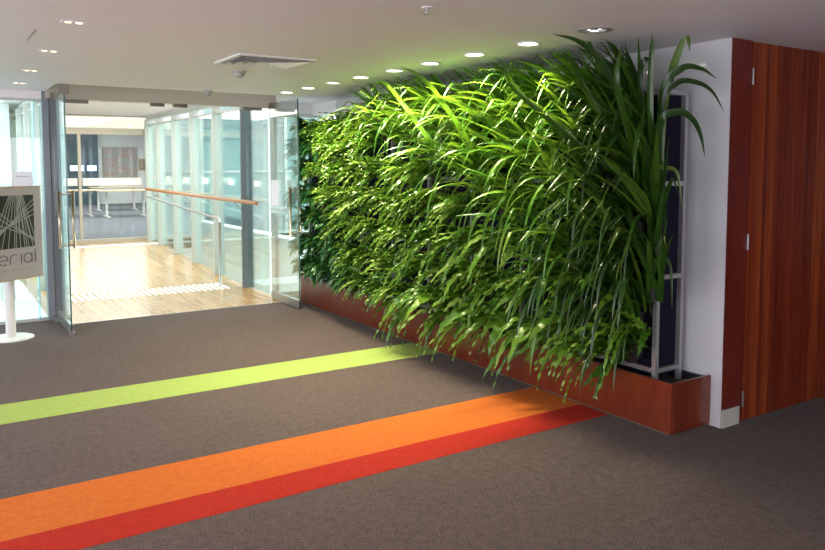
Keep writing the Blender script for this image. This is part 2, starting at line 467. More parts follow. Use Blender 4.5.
# ------------------------------------------------------------------ glass doors
def glass_door(name, X, s, label):
    """leaf standing open square to the opening, pivot at far end; s = side the room is on"""
    d = struct(name, MB().box((X - 0.006, 7.885, 0.105), (X + 0.006, 8.69, 2.395)), M['glass'])
    MB().box((X - 0.0065, 7.875, 0.0), (X + 0.0065, 7.8848, 2.395)).build('glass_edge', M['edge'], d)
    MB().box((X - 0.016, 7.875, 0.012), (X + 0.016, 8.69, 0.104)).build('bottom_rail', M['steel'], d)
    MB().box((X - 0.018, 8.56, 2.33), (X + 0.018, 8.69, 2.397)).build('top_patch', M['patch'], d)
    for sx in (-1, 1):
        h = MB().tube([(X + sx * 0.062, 7.98, 0.84), (X + sx * 0.062, 7.98, 1.40)], 0.014)
        for z in (0.87, 1.37):
            h.tube([(X, 7.98, z), (X + sx * 0.062, 7.98, z)], 0.009)
        h.build('pull_handle', M['bronze'], d, smooth=True)
    return d


dl = glass_door('door_2', 1.14, 1, '')
MB().box((1.10, 7.86, 2.33), (1.18, 7.95, 2.41)).build('corner_patch', M['patch'], dl)
MB().box((1.085, 8.60, 0.002), (1.20, 8.76, 0.045)).build('floor_pivot', M['steel'], dl)
MB().box((1.115, 7.86, 0.001), (1.165, 7.90, 0.035)).build('foot_patch', M['steel'], dl)
dr = glass_door('door_3', 3.55, -1, '')
for a, b, z0, z1, nm, m in ((8.16, 8.68, 1.07, 1.155, 'frosted_band', 'frost'), (8.44, 8.66, 1.16, 1.47, 'door_notice', 'paper'), (8.02, 8.16, 1.40, 1.47, 'door_sticker', 'frost')):
    MB().box((3.538, a, z0), (3.5435, b, z1)).build(nm, M[m], dr)
# small grey lettering on the film of the right-hand leaf (too small to read in the photograph)
t = MB(); random.seed(2); y = 8.70
while y > 8.20:
    wd = random.uniform(0.010, 0.022); t.box((3.5365, y - wd, 1.105), (3.5375, y, 1.105 + random.choice((0.02, 0.026)))); y -= wd + random.choice((0.006, 0.006, 0.02))
t.build('door_lettering', M['greyplastic'], dr)
# closers and strike plates hanging under the header
for i, (a, b) in enumerate(((1.24, 1.50), (2.15, 2.30), (2.40, 2.56), (3.22, 3.46))):
    o = MB().box((a, 8.72, 2.308), (b, 8.78, 2.3445)).box((a + 0.01, 8.716, 2.315), (b - 0.01, 8.72, 2.34)).build('door_patch_fitting', M['patch'])
    tag(o, ('dark patch fitting under the header beside the left glass door leaf', 'dark strike fitting left of the middle of the door header', 'dark strike fitting right of the middle of the door header', 'dark patch fitting under the header beside the right glass door leaf')[i], 'door fitting', 'patch fittings under the door header')

# ------------------------------------------------------------------ bridge walkway behind the doors
def side_glazing(name, X, ys, darkfirst):
    sgn = 1 if X > 2 else -1
    w = struct(name, MB().box((X - 0.03, 8.90, 2.50), (X + 0.03, 15.0, 2.56)).box((X - 0.02, 8.90, 2.40), (X + 0.02, 15.0, 2.425)), M['mullion'])
    for i, y in enumerate(ys):
        m = M['darkmull'] if (i == 0 and darkfirst) else M['mullion']
        MB().bevbox((X - 0.075, y - 0.022, rampz(y)), (X + 0.075, y + 0.022, 2.50), 0.004).build('mullion', m, w)
    yy = [8.92] + ys + [15.0]
    for i, (a, b) in enumerate(zip(yy, yy[1:])):
        if b - a < 0.2: continue
        p = MB().box((X - 0.006, a + 0.03, rampz(a) + 0.01), (X + 0.006, b - 0.03, 2.40)).build('window_pane', M['wglass'], w)
        ym = (a + b) / 2
        MB().box((X - sgn * 0.009 - 0.001, ym - 0.10, 1.37), (X - sgn * 0.009 + 0.001, ym + 0.10, 1.45)).build('white_sticker', M['film'], p)
    return w


side_glazing('window_4', 3.62, [9.72, 10.90, 12.00, 13.05, 14.10, 14.9], True)
side_glazing('window_5', 1.26, [9.72, 10.80, 11.85, 12.90, 13.95, 14.9], False)
t = thing('timber_handrail', 'wooden handrail fixed to the mullions along the bridge windows', 'handrail', (3.46, 11.9, rampz(11.9)))
MB().tube([(3.46, 8.95, 1.175), (3.46, 11.5, 1.185), (3.46, 14.5, 1.205)], 0.026, 12).build('rail', M['rail'], t, smooth=True)
for y in (9.72, 10.90, 12.00, 13.05, 14.10):
    MB().tube([(3.46, y, 1.155), (3.50, y, 1.10), (3.54, y, 1.09)], 0.008).build('bracket', M['steel'], t, smooth=True)
t = thing('steel_handrail', 'slim steel handrail sloping up beside the bridge windows, below the wooden rail', 'handrail', (3.32, 9.95, 0))
MB().tube([(3.32, 9.95, 0.86), (3.32, 9.97, 0.91), (3.32, 10.02, 0.935), (3.32, 10.4, 0.94), (3.32, 14.0, 1.10), (3.56, 14.05, 1.10)], 0.017, 10).build('rail', M['steel'], t, smooth=True)
for y in (9.95,):
    MB().tube([(3.32, y, rampz(y)), (3.32, y, 0.88 if y < 11 else 1.10)], 0.017, 10).lathe([(0.0, 0.008), (0.04, 0.008), (0.045, 0.0), (0, 0.0)], (3.32, y, rampz(y))).build('post', M['steel'], t, smooth=True)
tc = MB()
y = 0
x = 1.45
while x < 3.42:
    tc.bevbox((x, 9.74, 0.0), (x + 0.040, 10.30, 0.0055), 0.008); x += 0.079
o = tc.build('tactile_strip', M['film']); tag(o, 'white ribbed tactile warning strip across the pale timber floor', 'tactile strip')

# far glazed partition and meeting room
w = struct('window_6', MB().box((1.0, 14.97, 2.22), (3.8, 15.07, 2.34)).box((1.0, 14.98, 0.2), (3.8, 15.06, 0.27)).box((2.37, 14.98, 0.27), (2.42, 15.06, 2.22)), M['header'])
pane(w, (1.0, 15.0, 2.34), (3.8, 15.012, 2.575))
for a, b in ((1.2, 2.37), (2.42, 3.62)):
    pane(w, (a, 15.01, 0.27), (b, 15.022, 2.22))
MB().box((1.95, 15.0, 1.27), (2.35, 15.006, 1.41)).box((2.44, 15.0, 1.27), (3.49, 15.006, 1.41)).build('white_band', M['film'], w)
MB().tube([(2.28, 14.95, 0.8), (2.28, 14.95, 1.2)], 0.012).build('door_handle', M['steel'], w)
struct('wall_bridge_end', MB().box((3.72, 15.0, -4.0), (7.4, 15.1, 0.2)).box((3.72, 15.0, 2.9), (7.4, 15.1, 3.3)).box((-4, 15.0, 0.0), (1.18, 15.1, 3.2)).box((1.18, 15.07, 2.58), (3.72, 15.1, 3.2)), M['white'])
w = struct('window_7', MB().box((3.72, 14.97, 0.2), (7.4, 15.07, 0.26)).box((3.72, 14.97, 1.50), (7.4, 15.07, 1.54)), M['mullion'])
for i in range(5):
    x = 3.72 + i * 0.9
    MB().box((x, 14.96, 0.26), (x + 0.06, 15.08, 2.9)).build('mullion', M['mullion'], w)
    if i < 4:
        MB().box((x + 0.06, 15.02, 0.26), (x + 0.9, 15.035, 2.9)).build('window_pane', M['teal' if i % 2 else 'frost'], w)
struct('wall_far', MB().box((-4, 30.0, 0.2), (7.5, 30.2, 3.25)), M['white'])
struct('wall_far_side', MB().box((7.3, 15.1, 0.2), (7.4, 30.0, 3.2)).box((-4.1, 15.1, 0.2), (-4, 30.0, 3.2)), M['white'])
struct('trim_7', MB().box((0.5, 24.0, 2.62), (7.3, 24.4, 3.15)), M['header'])
t = thing('partition_panel', 'dark blue panelled wall carrying two lit screens in the far room', 'partition', (3.6, 29.5, 0.2))
MB().box((1.2, 29.5, 0.2), (5.35, 29.96, 3.0)).build('panel', M['navy'], t)
for a, b, lab in ((4.38, 4.84, 'left one of the two lit screens on the dark far wall'), (4.95, 5.27, 'right one of the two lit screens on the dark far wall')):
    s = thing('wall_screen', lab, 'screen', ((a + b) / 2, 29.49, 1.45), 'lit screens in the far room')
    MB().box((a - 0.02, 29.44, 1.42), (b + 0.02, 29.495, 1.66)).build('bezel', M['black'], s)
    MB().box((a, 29.435, 1.44), (b, 29.44, 1.64)).build('display', M['screen'], s)
art = timber('painting_surface', [(0.24, 0.33, 0.38), (0.36, 0.40, 0.40), (0.50, 0.30, 0.26), (0.30, 0.40, 0.42)], 0.6, False, (0.6, 1, 3.5), 0)
t = thing('painting', 'large grey blue abstract painting with red streaks on the far white wall', 'painting', (6.2, 29.96, 1.16))
MB().box((5.58, 29.95, 1.16), (6.83, 29.995, 2.34)).build('frame', M['header'], t)
MB().box((5.61, 29.935, 1.19), (6.80, 29.95, 2.31)).build('canvas', art, t)
t = thing('small_picture', 'small brown patterned picture right of the large painting', 'picture', (7.0, 29.96, 1.45))
MB().box((6.88, 29.95, 1.45), (7.22, 29.995, 1.90)).build('frame', M['tan'], t)
MB().box((6.91, 29.94, 1.48), (7.19, 29.95, 1.87)).build('canvas', timber('brown_print', [(0.10, 0.05, 0.03), (0.55, 0.45, 0.30)], 0.6, False, (6, 6, 6), 0), t)


def far_table(x, y, w, lab):
    t = thing('meeting_table', lab, 'table', (x, y, 0.2), 'tables in the far room')
    MB().bevbox((x - w / 2, y - 0.4, 0.92), (x + w / 2, y + 0.4, 0.95), 0.02).build('table_top', M['tan'], t)
    for sx in (-1, 1):
        lx = x + sx * (w / 2 - 0.25)
        MB().tube([(lx, y, 0.22), (lx, y, 0.92)], 0.035).box((lx - 0.04, y - 0.35, 0.2), (lx + 0.04, y + 0.35, 0.225)).build('leg', M['plastic'], t)


far_table(4.75, 22.4, 1.5, 'right hand meeting table in the far room in front of the painting')
far_table(3.55, 23.2, 1.3, 'left hand meeting table in the far room in front of the dark panel')
far_table(5.2, 25.8, 1.6, 'meeting table farthest back in the far room')
random.seed(5)
cl = thing('far_ceiling_light', 'round ceiling light over the tables in the far room', 'ceiling light', (4.4, 20.5, 3.15), 'ceiling lights in the far room')
MB().lathe([(0.0, 0), (0.12, 0), (0.14, -0.02), (0.14, 0)], (4.4, 20.5, 3.148)).build('trim_ring', M['plastic'], cl)
MB().lathe([(0.0, 0), (0.11, 0)], (4.4, 20.5, 3.14)).build('diffuser', M['lampon'], cl)
for x, y in ((5.4, 20.5), (4.4, 27.0), (5.6, 27.0), (6.6, 27.0), (3.0, 18.0), (4.0, 18.0)):
    copy_tree(cl, (x, y, 3.15))
area('meeting_room_lamps', (3.5, 22.0, 3.10), (0, 0, 0), 6.0, 12.0, 520, (1.0, 0.97, 0.92))
area('bridge_ceiling_lamps', (2.4, 12.0, 2.55), (0, 0, 0), 1.6, 5.0, 48, (1.0, 0.92, 0.80))

# ------------------------------------------------------------------ outside
struct('ground_outside', MB().box((-40, 8.9, -4.2), (60, 90, -4.0)), M['facade'])
t = thing('office_building', 'pale building with greenish windows seen through the bridge glazing', 'building', (9.5, 20, -4))
MB().box((9.0, 9.5, -4), (12.0, 15.0, 3.4)).build('wall', M['facade'], t)
for j, z in enumerate((-2.6, 0.15, )):
    for i in range(4):
        y = 9.8 + i * 1.25
        f = MB().box((8.96, y, z), (8.995, y + 1.0, z + 2.2)).build('window', M['mullion'], t)
        MB().box((8.945, y + 0.04, z + 0.04), (8.96, y + 0.96, z + 2.16)).build('pane', pm('facade_glass', (0.42, 0.62, 0.62), 0.1) if (i == 0 and j == 0) else bpy.data.materials['facade_glass'], f)
t = thing('parapet_wall', 'low white parapet outside the bridge windows', 'parapet', (4.6, 12, -4))
MB().box((4.5, 9.0, -4), (4.7, 14.95, 0.55)).build('wall', M['white'], t)
t = thing('atrium_balustrade', 'white railing of thin rods outside the left window', 'railing', (0.0, 10.4, -4))
MB().box((-3.0, 10.35, -4), (1.1, 10.5, -0.02)).build('slab_edge', M['facade'], t)
MB().box((-3.0, 10.38, 0.80), (1.1, 10.43, 0.84)).build('top_rail', M['plastic'], t)
x = -0.4
while x < 1.08:
    MB().tube([(x, 10.40, -0.02), (x, 10.40, 0.80)], 0.007, 6).build('rod', M['mullion'], t); x += 0.095
MB().tube([(0.80, 10.42, 0.45), (1.08, 10.42, 0.0)], 0.008, 6).build('brace', M['plastic'], t)
t = thing('rear_wing', 'pale teal glazed wing seen through the left window', 'building', (-3, 14, -4))
MB().box((-9, 12.9, -4), (1.1, 14.9, 3.6)).build('wall', M['facade'], t)
for i in range(5):
    x = 0.95 - (i + 1) * 0.95
    f = MB().box((x, 12.86, -0.3), (x + 0.85, 12.895, 2.3)).build('window', M['mullion'], t)
    MB().box((x + 0.03, 12.845, -0.27), (x + 0.82, 12.86, 2.27)).build('pane', pm('wing_glass', (0.62, 0.80, 0.80), 0.15) if i == 0 else bpy.data.materials['wing_glass'], f)

# ------------------------------------------------------------------ planter
t = thing('timber_planter', 'long reddish timber planter box standing beside the white wall', 'planter', (3.93, 5.6, 0))
XP = 3.75
MB().box((XP, 2.915, 0.012), (XP + 0.02, 8.30, 0.325)).build('front_board', M['cherry'], t, bevel=0.002)
MB().box((XP + 0.0205, 2.915, 0.012), (4.130, 2.935, 0.325)).build('end_board', M['cherry'], t, bevel=0.002)
MB().box((XP + 0.0205, 8.28, 0.012), (4.130, 8.30, 0.325)).build('end_board', M['cherry'], t)
MB().box((4.112, 2.936, 0.012), (4.130, 8.279, 0.31)).build('back_board', M['pot'], t)
MB().box((XP + 0.022, 2.937, 0.22), (4.110, 8.278, 0.262)).build('liner', M['soil'], t)
MB().box((XP + 0.008, 2.925, 0.0), (4.125, 8.29, 0.012)).build('plinth', M['bronze'], t)

# green wall frame
FX0, FX1, FY0, FY1, FZ0, FZ1 = 3.825, 4.085, 3.10, 8.22, 0.263, 2.12
t = thing('green_wall_frame', 'galvanised steel frame with dark felt panels standing in the planter behind the plants', 'frame', (3.95, 5.6, 0.263))
pw = 0.03
y = FY0; posts = []
while y < FY1 + 0.01:
    posts.append(y); y += (FY1 - FY0 - pw) / 8
for y in posts:
    for x in (FX0, FX1 - pw):
        MB().box((x, y, FZ0), (x + pw, y + pw, FZ1)).build('post', M['galv'], t)
for z in (0.335, 0.93, 1.52, FZ1 - 0.03):
    MB().box((FX0 + pw, FY0 + 0.002, z), (FX1 - pw, FY0 + 0.028, z + 0.028)).build('end_rail', M['galv'], t)
    MB().box((FX0 + 0.002, FY0 + pw, z), (FX0 + 0.026, FY1, z + 0.028)).build('front_rail', M['galv'], t)
MB().box((FX0 + pw + 0.001, FY0 + 0.032, FZ0 + 0.05), (FX1 - pw - 0.001, FY1 - 0.03, FZ1 - 0.032)).build('felt_panel', M['mesh'], t)

# ------------------------------------------------------------------ plants of the green wall
rnd = random.Random(11)


def clampv(p):
    p.z = min(p.z, 2.40); p.z = max(p.z, 0.03)
    if p.x > 3.70 and p.z < 0.345: p.z = 0.345
    if p.y > 3.085 and p.x > 3.815: p.x = 3.815
    if p.x > 4.10 and p.y > 2.80: p.x = 4.10
    return p


def leaf(mb, p, d, L, w, droop, kind, seg=12, kink=None):
    p = Vector(p); d = Vector(d).normalized()
    side = d.cross(Vector((0, 0, 1)))
    if side.length < 0.1: side = Vector((0, 1, 0))
    side = side.normalized()
    a = rnd.uniform(-0.7, 0.7); side = (Matrix.Rotation(a, 3, d) @ side)
    step = L / seg; n = len(mb.v); cols = 3
    ph = rnd.uniform(0, 6)
    kk = int(seg * kink) if kink else -1
    curl = rnd.uniform(-0.5, 0.5)
    for i in range(seg + 1):
        t = i / seg
        nrm = side.cross(d).normalized()
        if kind == 'strap':
            wd = w * min(1, 0.5 + 2.5 * t) * (1 if t < 0.45 else max(0, 1 - ((t - 0.45) / 0.55) ** 1.5)) + 0.001
            zl = zr = wd * 0.22
            wl = wr = wd * 0.5
        elif kind == 'fern':
            base = w * (min(1, t * 3.2) ** 0.9) * (1 - t ** 2.6)
            base = base * 0.5 + 0.001
            wl = base * (1 + 0.22 * math.sin(t * 38 + ph)); wr = base * (1 + 0.22 * math.sin(t * 38 + ph + 2.2))
            zl = w * (0.12 * math.sin(t * 38 + 1.2 + ph) + 0.05); zr = w * (0.12 * math.sin(t * 38 + 1.2 + ph + 2.6) + 0.05)
        else:
            base = w * math.sin(math.pi * min(1, t * 0.96 + 0.03)) ** 0.8 * 0.5 + 0.001
            wl = wr = base; zl = zr = base * 0.25
        for wdv in (-1, 0, 1):
            if wdv == 0: q = p.copy()
            elif wdv < 0: q = p - side * wl + nrm * zl
            else: q = p + side * wr + nrm * zr
            mb.v.append(clampv(q))
        if i == seg: break
        p = p + d * step
        p = clampv(p)
        g = droop * step * (0.5 + 1.6 * t)
        if i == kk: g += 1.1
        d = (d + Vector((0, 0, -g)) + side * curl * step * 0.6).normalized()
        side = (side - d * side.dot(d)).normalized()
    for i in range(seg):
        b = n + i * 3
        mb.f.append((b, b + 1, b + 4, b + 3)); mb.m.append(0)
        mb.f.append((b + 1, b + 2, b + 5, b + 4)); mb.m.append(0)


def pot(t, b):
    MB().lathe([(0.0, -0.05), (0.035, -0.05), (0.045, 0.0), (0.05, 0.03), (0.046, 0.03), (0.04, 0.0), (0.0, 0.0)], (b[0] + 0.0, b[1], b[2] - 0.02), 12).build('pot', M['pot'], t)


def dirv(az, el):
    """az = 0 points out of the wall, positive towards the near end"""
    return Vector((-math.cos(az) * math.cos(el), -math.sin(az) * math.cos(el), math.sin(el)))


def plant(kind, b, n, label, cat, group, spread=1.0, up=0.0, big=1.0, azc=0.0, mat=None, hang=0.0):
    name = {'strap': 'strap_leaf_plant', 'fern': 'wavy_leaf_fern', 'deep': 'dark_leaf_plant'}[kind]
    t = thing(name, label, cat, b, group)
    mb = MB()
    for i in range(n):
        az = azc + rnd.uniform(-1.0, 1.0) * spread
        st = Vector(b) + Vector((rnd.uniform(-0.02, 0.02), rnd.uniform(-0.10, 0.10), rnd.uniform(-0.02, 0.05)))
        if kind == 'strap':
            az = azc - 0.1 + (az - azc) * 0.8; el = R(rnd.uniform(30, 72)) + up
            kink = rnd.uniform(0.62, 0.88) if rnd.random() < 0.5 else None
            if rnd.random() < hang:
                leaf(mb, st, dirv(az, R(rnd.uniform(0, 60))), rnd.uniform(0.45, 0.75), rnd.uniform(0.018, 0.032), rnd.uniform(3.5, 7.0), 'strap', 16)
                continue
            leaf(mb, st, dirv(az, el), rnd.uniform(0.42, 0.82) * big, rnd.uniform(0.027, 0.045) * (0.6 + 0.4 * big), rnd.uniform(0.5, 2.2), 'strap', 14, kink)
        elif kind == 'fern':
            az = azc - 0.15 + (az - azc) * 0.75; el = R(rnd.uniform(-15, 42)) + up
            leaf(mb, st, dirv(az, el), rnd.uniform(0.28, 0.58) * big, rnd.uniform(0.040, 0.068) * (0.4 + 0.6 * big), rnd.uniform(1.2, 4.2), 'fern', 34)
        else:
            el = R(rnd.uniform(-20, 60))
            leaf(mb, st, dirv(az, el), rnd.uniform(0.16, 0.34) * big, rnd.uniform(0.04, 0.07), rnd.uniform(3, 7), 'deep', 8)
    mb.build('foliage', M[mat or kind], t, smooth=True)
    pot(t, b)
    return t


def zone(y, z):
    lim = 0.62 + (y - 3.1) * 0.42          # below this height: wavy ferns, above: strap leaves
    if y < 3.8: lim = 0.60
    if y > 7.7: return 'deep'
    if y > 6.75 and z < 0.9 + (y - 6.75) * 0.35: return 'deep'
    return 'strap' if z > lim else 'fern'


LAB = {'strap': ('strap-leaved plant among the long arching green leaves on the upper green wall', 'plant', 'strap-leaved plants on the upper green wall'),
       'fern': ('wavy-edged light green fern drooping among others on the green wall', 'fern', 'wavy ferns on the green wall'),
       'deep': ('small dark green leafy plant low on the far end of green wall', 'plant', 'dark leafy plants at the far end of the green wall')}
rows = [0.46, 0.74, 1.02, 1.30, 1.58, 1.84, 2.04]
ycol = 3.30; ci = 0
while ycol < 8.2:
    for ri, z in enumerate(rows):
        y = ycol + (0.10 if ri % 2 else -0.06)
        k = zone(y, z)
        b = (3.765, y, z)
        lab, cat, grp = LAB[k]
        hz = 'near the top' if ri > 4 else 'at mid height' if ri > 1 else 'low down'
        lz = 'nearest the steel posts' if y < 3.7 else 'above the orange stripe' if y < 4.6 else 'between orange and green stripes' if y < 5.4 else 'above the green stripe' if y < 6.2 else 'beyond the green stripe' if y < 7.2 else 'by the open glass door'
        sp = {'strap': 'long arching strap-leaved plant', 'fern': 'wavy-leaved light green fern', 'deep': 'dark green leafy plant'}[k]
        lab = '%s %s on green wall, %s' % (sp, hz, lz)
        up = 0.0; big = 1.0
        if k == 'strap' and z > 1.9:
            big = 0.75 if y > 5.5 else 0.8
            up = -0.1
        if k == 'strap' and y < 4.4: up += 0.05
        if k == 'fern' and y > 5.6: big = 0.72 if y < 7.3 else 0.5
        n = {'strap': 38, 'fern': 34 if y < 5.6 else 60, 'deep': 80 if y > 7.3 else 60}[k]
        if k == 'fern' and ri == 0 and 3.4 < y < 6.2: big *= 1.2; n = 20
        if k == 'fern' and y > 3.5 and y < 5.6 and ri in (1, 2): n = 32
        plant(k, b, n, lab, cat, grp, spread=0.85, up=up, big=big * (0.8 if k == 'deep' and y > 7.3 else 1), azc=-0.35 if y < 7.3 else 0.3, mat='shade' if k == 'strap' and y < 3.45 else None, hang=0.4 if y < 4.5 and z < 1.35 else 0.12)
    ycol += 0.37
# the tall clump at the near end whose leaves arch out over the white wall
def spline_leaf(mb, P, w):
    P = [Vector(p) for p in P]; Q = [P[0] * 2 - P[1]] + P + [P[-1] * 2 - P[-2]]; pts = []
    for k in range(1, len(Q) - 2):
        for i in range(6):
            t = i / 6; a, b, c, d = Q[k - 1], Q[k], Q[k + 1], Q[k + 2]
            pts.append(0.5 * ((2 * b) + (c - a) * t + (2 * a - 5 * b + 4 * c - d) * t * t + (3 * b - a - 3 * c + d) * t ** 3))
    pts.append(P[-1]); n = len(mb.v); m = len(pts) - 1
    side = None
    for i, p in enumerate(pts):
        d = (pts[min(i + 1, m)] - pts[max(i - 1, 0)]).normalized()
        sd = d.cross(Vector((-0.40, -0.80, 0.45))).normalized()
        side = sd if side is None or sd.dot(side) > 0 else -sd
        nrm = side.cross(d)
        t = i / m; wd = w * min(1, 0.55 + 2 * t) * (1 if t < 0.5 else max(0, 1 - ((t - 0.5) / 0.5) ** 1.8)) + 0.001
        for e in (-1, 0, 1): mb.v.append(p + side * wd * 0.5 * e + nrm * (wd * 0.2 if e else 0))
    for i in range(m):
        b = n + i * 3
        mb.f += [(b, b + 1, b + 4, b + 3), (b + 1, b + 2, b + 5, b + 4)]; mb.m += [0, 0]


CL = [
    ('tall shade-painted strap-leaved clump at the near end, leaves arching over the white wall', (3.765, 3.05, 1.30), [
        ([(3.602, 3.0, 1.915), (3.575, 2.98, 2.26), (3.542, 2.95, 2.405)], 0.040),
        ([(3.709, 3.0, 1.919), (3.662, 2.9, 2.2), (3.676, 2.82, 2.373), (3.688, 2.8, 2.293)], 0.046),
        ([(3.634, 2.95, 2.03), (3.682, 2.86, 2.197), (3.755, 2.78, 2.2), (3.858, 2.74, 2.145)], 0.042),
        ([(3.636, 2.95, 1.972), (3.675, 2.88, 2.119), (3.749, 2.8, 2.122), (3.829, 2.75, 2.07), (3.904, 2.72, 1.957)], 0.036),
        ([(3.614, 2.95, 1.855), (3.635, 2.85, 1.949), (3.704, 2.8, 1.92), (3.772, 2.78, 1.824), (3.809, 2.77, 1.697)], 0.046),
        ([(3.568, 3.05, 2.093), (3.547, 3.0, 2.26), (3.609, 3.0, 2.23)], 0.036),
        ([(3.65, 3.0, 1.60), (3.683, 2.95, 1.63), (3.728, 2.9, 1.60), (3.758, 2.88, 1.40)], 0.030)]),
    ('shade-painted strap-leaved clump left of the tallest one, long tips touching the ceiling', (3.765, 3.18, 1.45), [
        ([(3.436, 3.05, 1.913), (3.307, 3.0, 2.131), (3.351, 3.0, 2.335)], 0.044),
        ([(3.473, 3.1, 1.975), (3.283, 3.1, 2.241), (3.155, 3.15, 2.35), (3.002, 3.2, 2.388)], 0.046),
        ([(3.37, 3.3, 2.103), (3.242, 3.3, 2.272), (3.129, 3.35, 2.281)], 0.040),
        ([(3.157, 3.6, 2.055), (2.995, 3.6, 2.216), (2.933, 3.65, 2.254)], 0.040)]),
    ('strap-leaved clump with pale tips rising in the middle of the planting top', (3.765, 4.75, 1.50), [
        ([(3.49, 4.6, 1.80), (3.21, 4.6, 2.129), (3.051, 4.6, 2.279), (2.895, 4.65, 2.36)], 0.042),
        ([(3.45, 5.0, 1.80), (3.236, 5.1, 2.093), (3.096, 5.2, 2.293), (3.006, 5.25, 2.292)], 0.040)]),
    ('strap-leaved plant hanging one leaf over the steel post at mid height', (3.765, 3.06, 0.90), [
        ([(3.66, 3.0, 1.06), (3.70, 2.96, 1.10), (3.745, 2.94, 1.02), (3.755, 2.93, 0.778)], 0.026)]),
]
for lab, base, arcs in CL:
    t = thing('strap_leaf_plant', lab, 'plant', base)
    mb = MB()
    for P, w in arcs: spline_leaf(mb, [base] + P, w)
    for i in range(26):
        az = rnd.uniform(-1.1, 0.9)
        leaf(mb, Vector(base) + Vector((rnd.uniform(-0.03, 0.01), rnd.uniform(-0.06, 0.06), rnd.uniform(-0.1, 0.05))), dirv(az, R(rnd.uniform(45, 86))), rnd.uniform(0.45, 0.8), rnd.uniform(0.026, 0.044), rnd.uniform(0.4, 1.8), 'strap', 14, rnd.uniform(0.6, 0.9) if rnd.random() < 0.3 else None)
    mb.build('foliage', M['strap' if base[1] > 4 else 'shade'], t, smooth=True)  # near-end clumps take the leaf with shade painted in
    pot(t, base)
for z, lab in ((0.50, 'strap-leaved plant beside the steel post, hanging just above the planter soil'), (1.02, 'strap-leaved plant beside the steel post, at the middle of the near end'), (0.72, 'strap-leaved plant beside the steel post, lowest at the near end'), (1.30, 'strap-leaved plant beside the steel post, just under the tall arching clump'), (1.85, 'strap-leaved plant highest at the near end, leaves close to the ceiling')):
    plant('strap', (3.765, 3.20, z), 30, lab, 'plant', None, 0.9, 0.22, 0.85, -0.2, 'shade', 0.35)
for y, z, lab in ((3.42, 0.86, 'wavy fern between strap leaves, lower right of the planting, nearest the steel post'), (3.80, 0.90, 'wavy fern under the strap leaves, above the red stripe end'), (3.60, 0.60, 'wavy fern overhanging the planter edge just above the red stripe end')):
    plant('fern', (3.765, y, z), 17, lab, 'fern', None, 0.9, 0.0, 1.0, -0.2)
plant('fern', (3.765, 3.20, 0.60), 22, 'sparse wavy fern at the near bottom corner above the planter end', 'fern', None, 0.9, 0.0, 0.85, -0.1)

# ------------------------------------------------------------------ ceiling lights over the plants
POW = [44, 56, 56, 66, 72, 78, 74, 40]
WHERE = ['farthest of the row, beside the door header', 'second from the door header end of the row', 'third from the door header end, dim', 'fourth from the door header end of the row',
         'fifth from the door header end of the row', 'sixth from the door header, over the lit leaf tops', 'next to the brightest one above the plants', 'brightest and nearest lit one, over the tall leaves']
for i, y in enumerate(rowY[:-1]):
    dim = i in (2,)
    t = thing('ceiling_downlight', 'round ceiling downlight above the plants, ' + WHERE[i], 'ceiling light', (RX, y, CE), 'row of downlights above the green wall')
    MB().lathe([(0.0, -0.001), (0.080, -0.001), (0.084, -0.007), (0.066, -0.010), (0.060, -0.004)], (RX, y, CE), 32).build('trim_ring', M['plastic'], t, smooth=False)
    MB().lathe([(0.0, 0), (0.060, 0)], (RX, y, CE - 0.005), 32).build('lens', M['lampdim' if dim else 'lampon'], t)
    l = bpy.data.lights.new('downlight_lamp', 'SPOT'); l.energy = POW[i]; l.color = (1.0, 0.89, 0.60)
    l.spot_size = R(125); l.spot_blend = 0.8; l.shadow_soft_size = 0.05
    o = bpy.data.objects.new('downlight_lamp', l); COL.objects.link(o); o.location = (RX, y, CE - 0.03)
t = thing('ceiling_downlight', 'unlit recessed downlight with chrome reflector, nearest the white wall corner', 'ceiling light', (RX, OFFY, CE), 'row of downlights above the green wall')
mb = MB().lathe([(0.062, 0.0), (0.096, -0.001), (0.098, -0.006), (0.068, -0.008), (0.062, 0.0)], (RX, OFFY, CE), 32)
mb.build('trim_ring', M['greyplastic'], t)
MB().lathe([(0.062, 0.0), (0.055, 0.05), (0.035, 0.09), (0.0, 0.10)], (RX, OFFY, CE), 16).build('reflector', M['chrome'], t)
MB().lathe([(0.0, 0.02), (0.018, 0.025), (0.02, 0.06), (0.012, 0.09)], (RX, OFFY, CE), 16).build('bulb', M['dark'], t)

# twin halogens on the left
TW = ['farthest from the camera', 'second farthest', 'third farthest', 'nearest one in view', 'just above the camera', 'behind the camera', 'farthest behind the camera']
for i, y in enumerate(twinY):
    x = [0.775, 0.755, 0.735, 0.705][i] if i < 4 else 0.70
    t = thing('twin_downlight', 'small twin halogen downlight in the left of the ceiling, ' + TW[i], 'ceiling light', (x, y, CE), 'twin halogen downlights')
    MB().box((x - 0.062, y - 0.04, CE - 0.004), (x + 0.062, y + 0.04, CE - 0.0005)).build('frame', M['ceiling'], t)
    for sx in (-1, 1):
        MB().lathe([(0.0, 0), (0.017, 0)], (x + sx * 0.028, y, CE - 0.0055), 20).build('lamp', M['lampwarm'], t)
    l = bpy.data.lights.new('halogen_lamp', 'SPOT'); l.energy = 12 if i < 2 or i > 4 else 26; l.color = (1.0, 0.80, 0.62)
    l.spot_size = R(125); l.spot_blend = 0.9; l.shadow_soft_size = 0.08
    o = bpy.data.objects.new('halogen_lamp', l); COL.objects.link(o); o.location = (x, y, CE - 0.03)

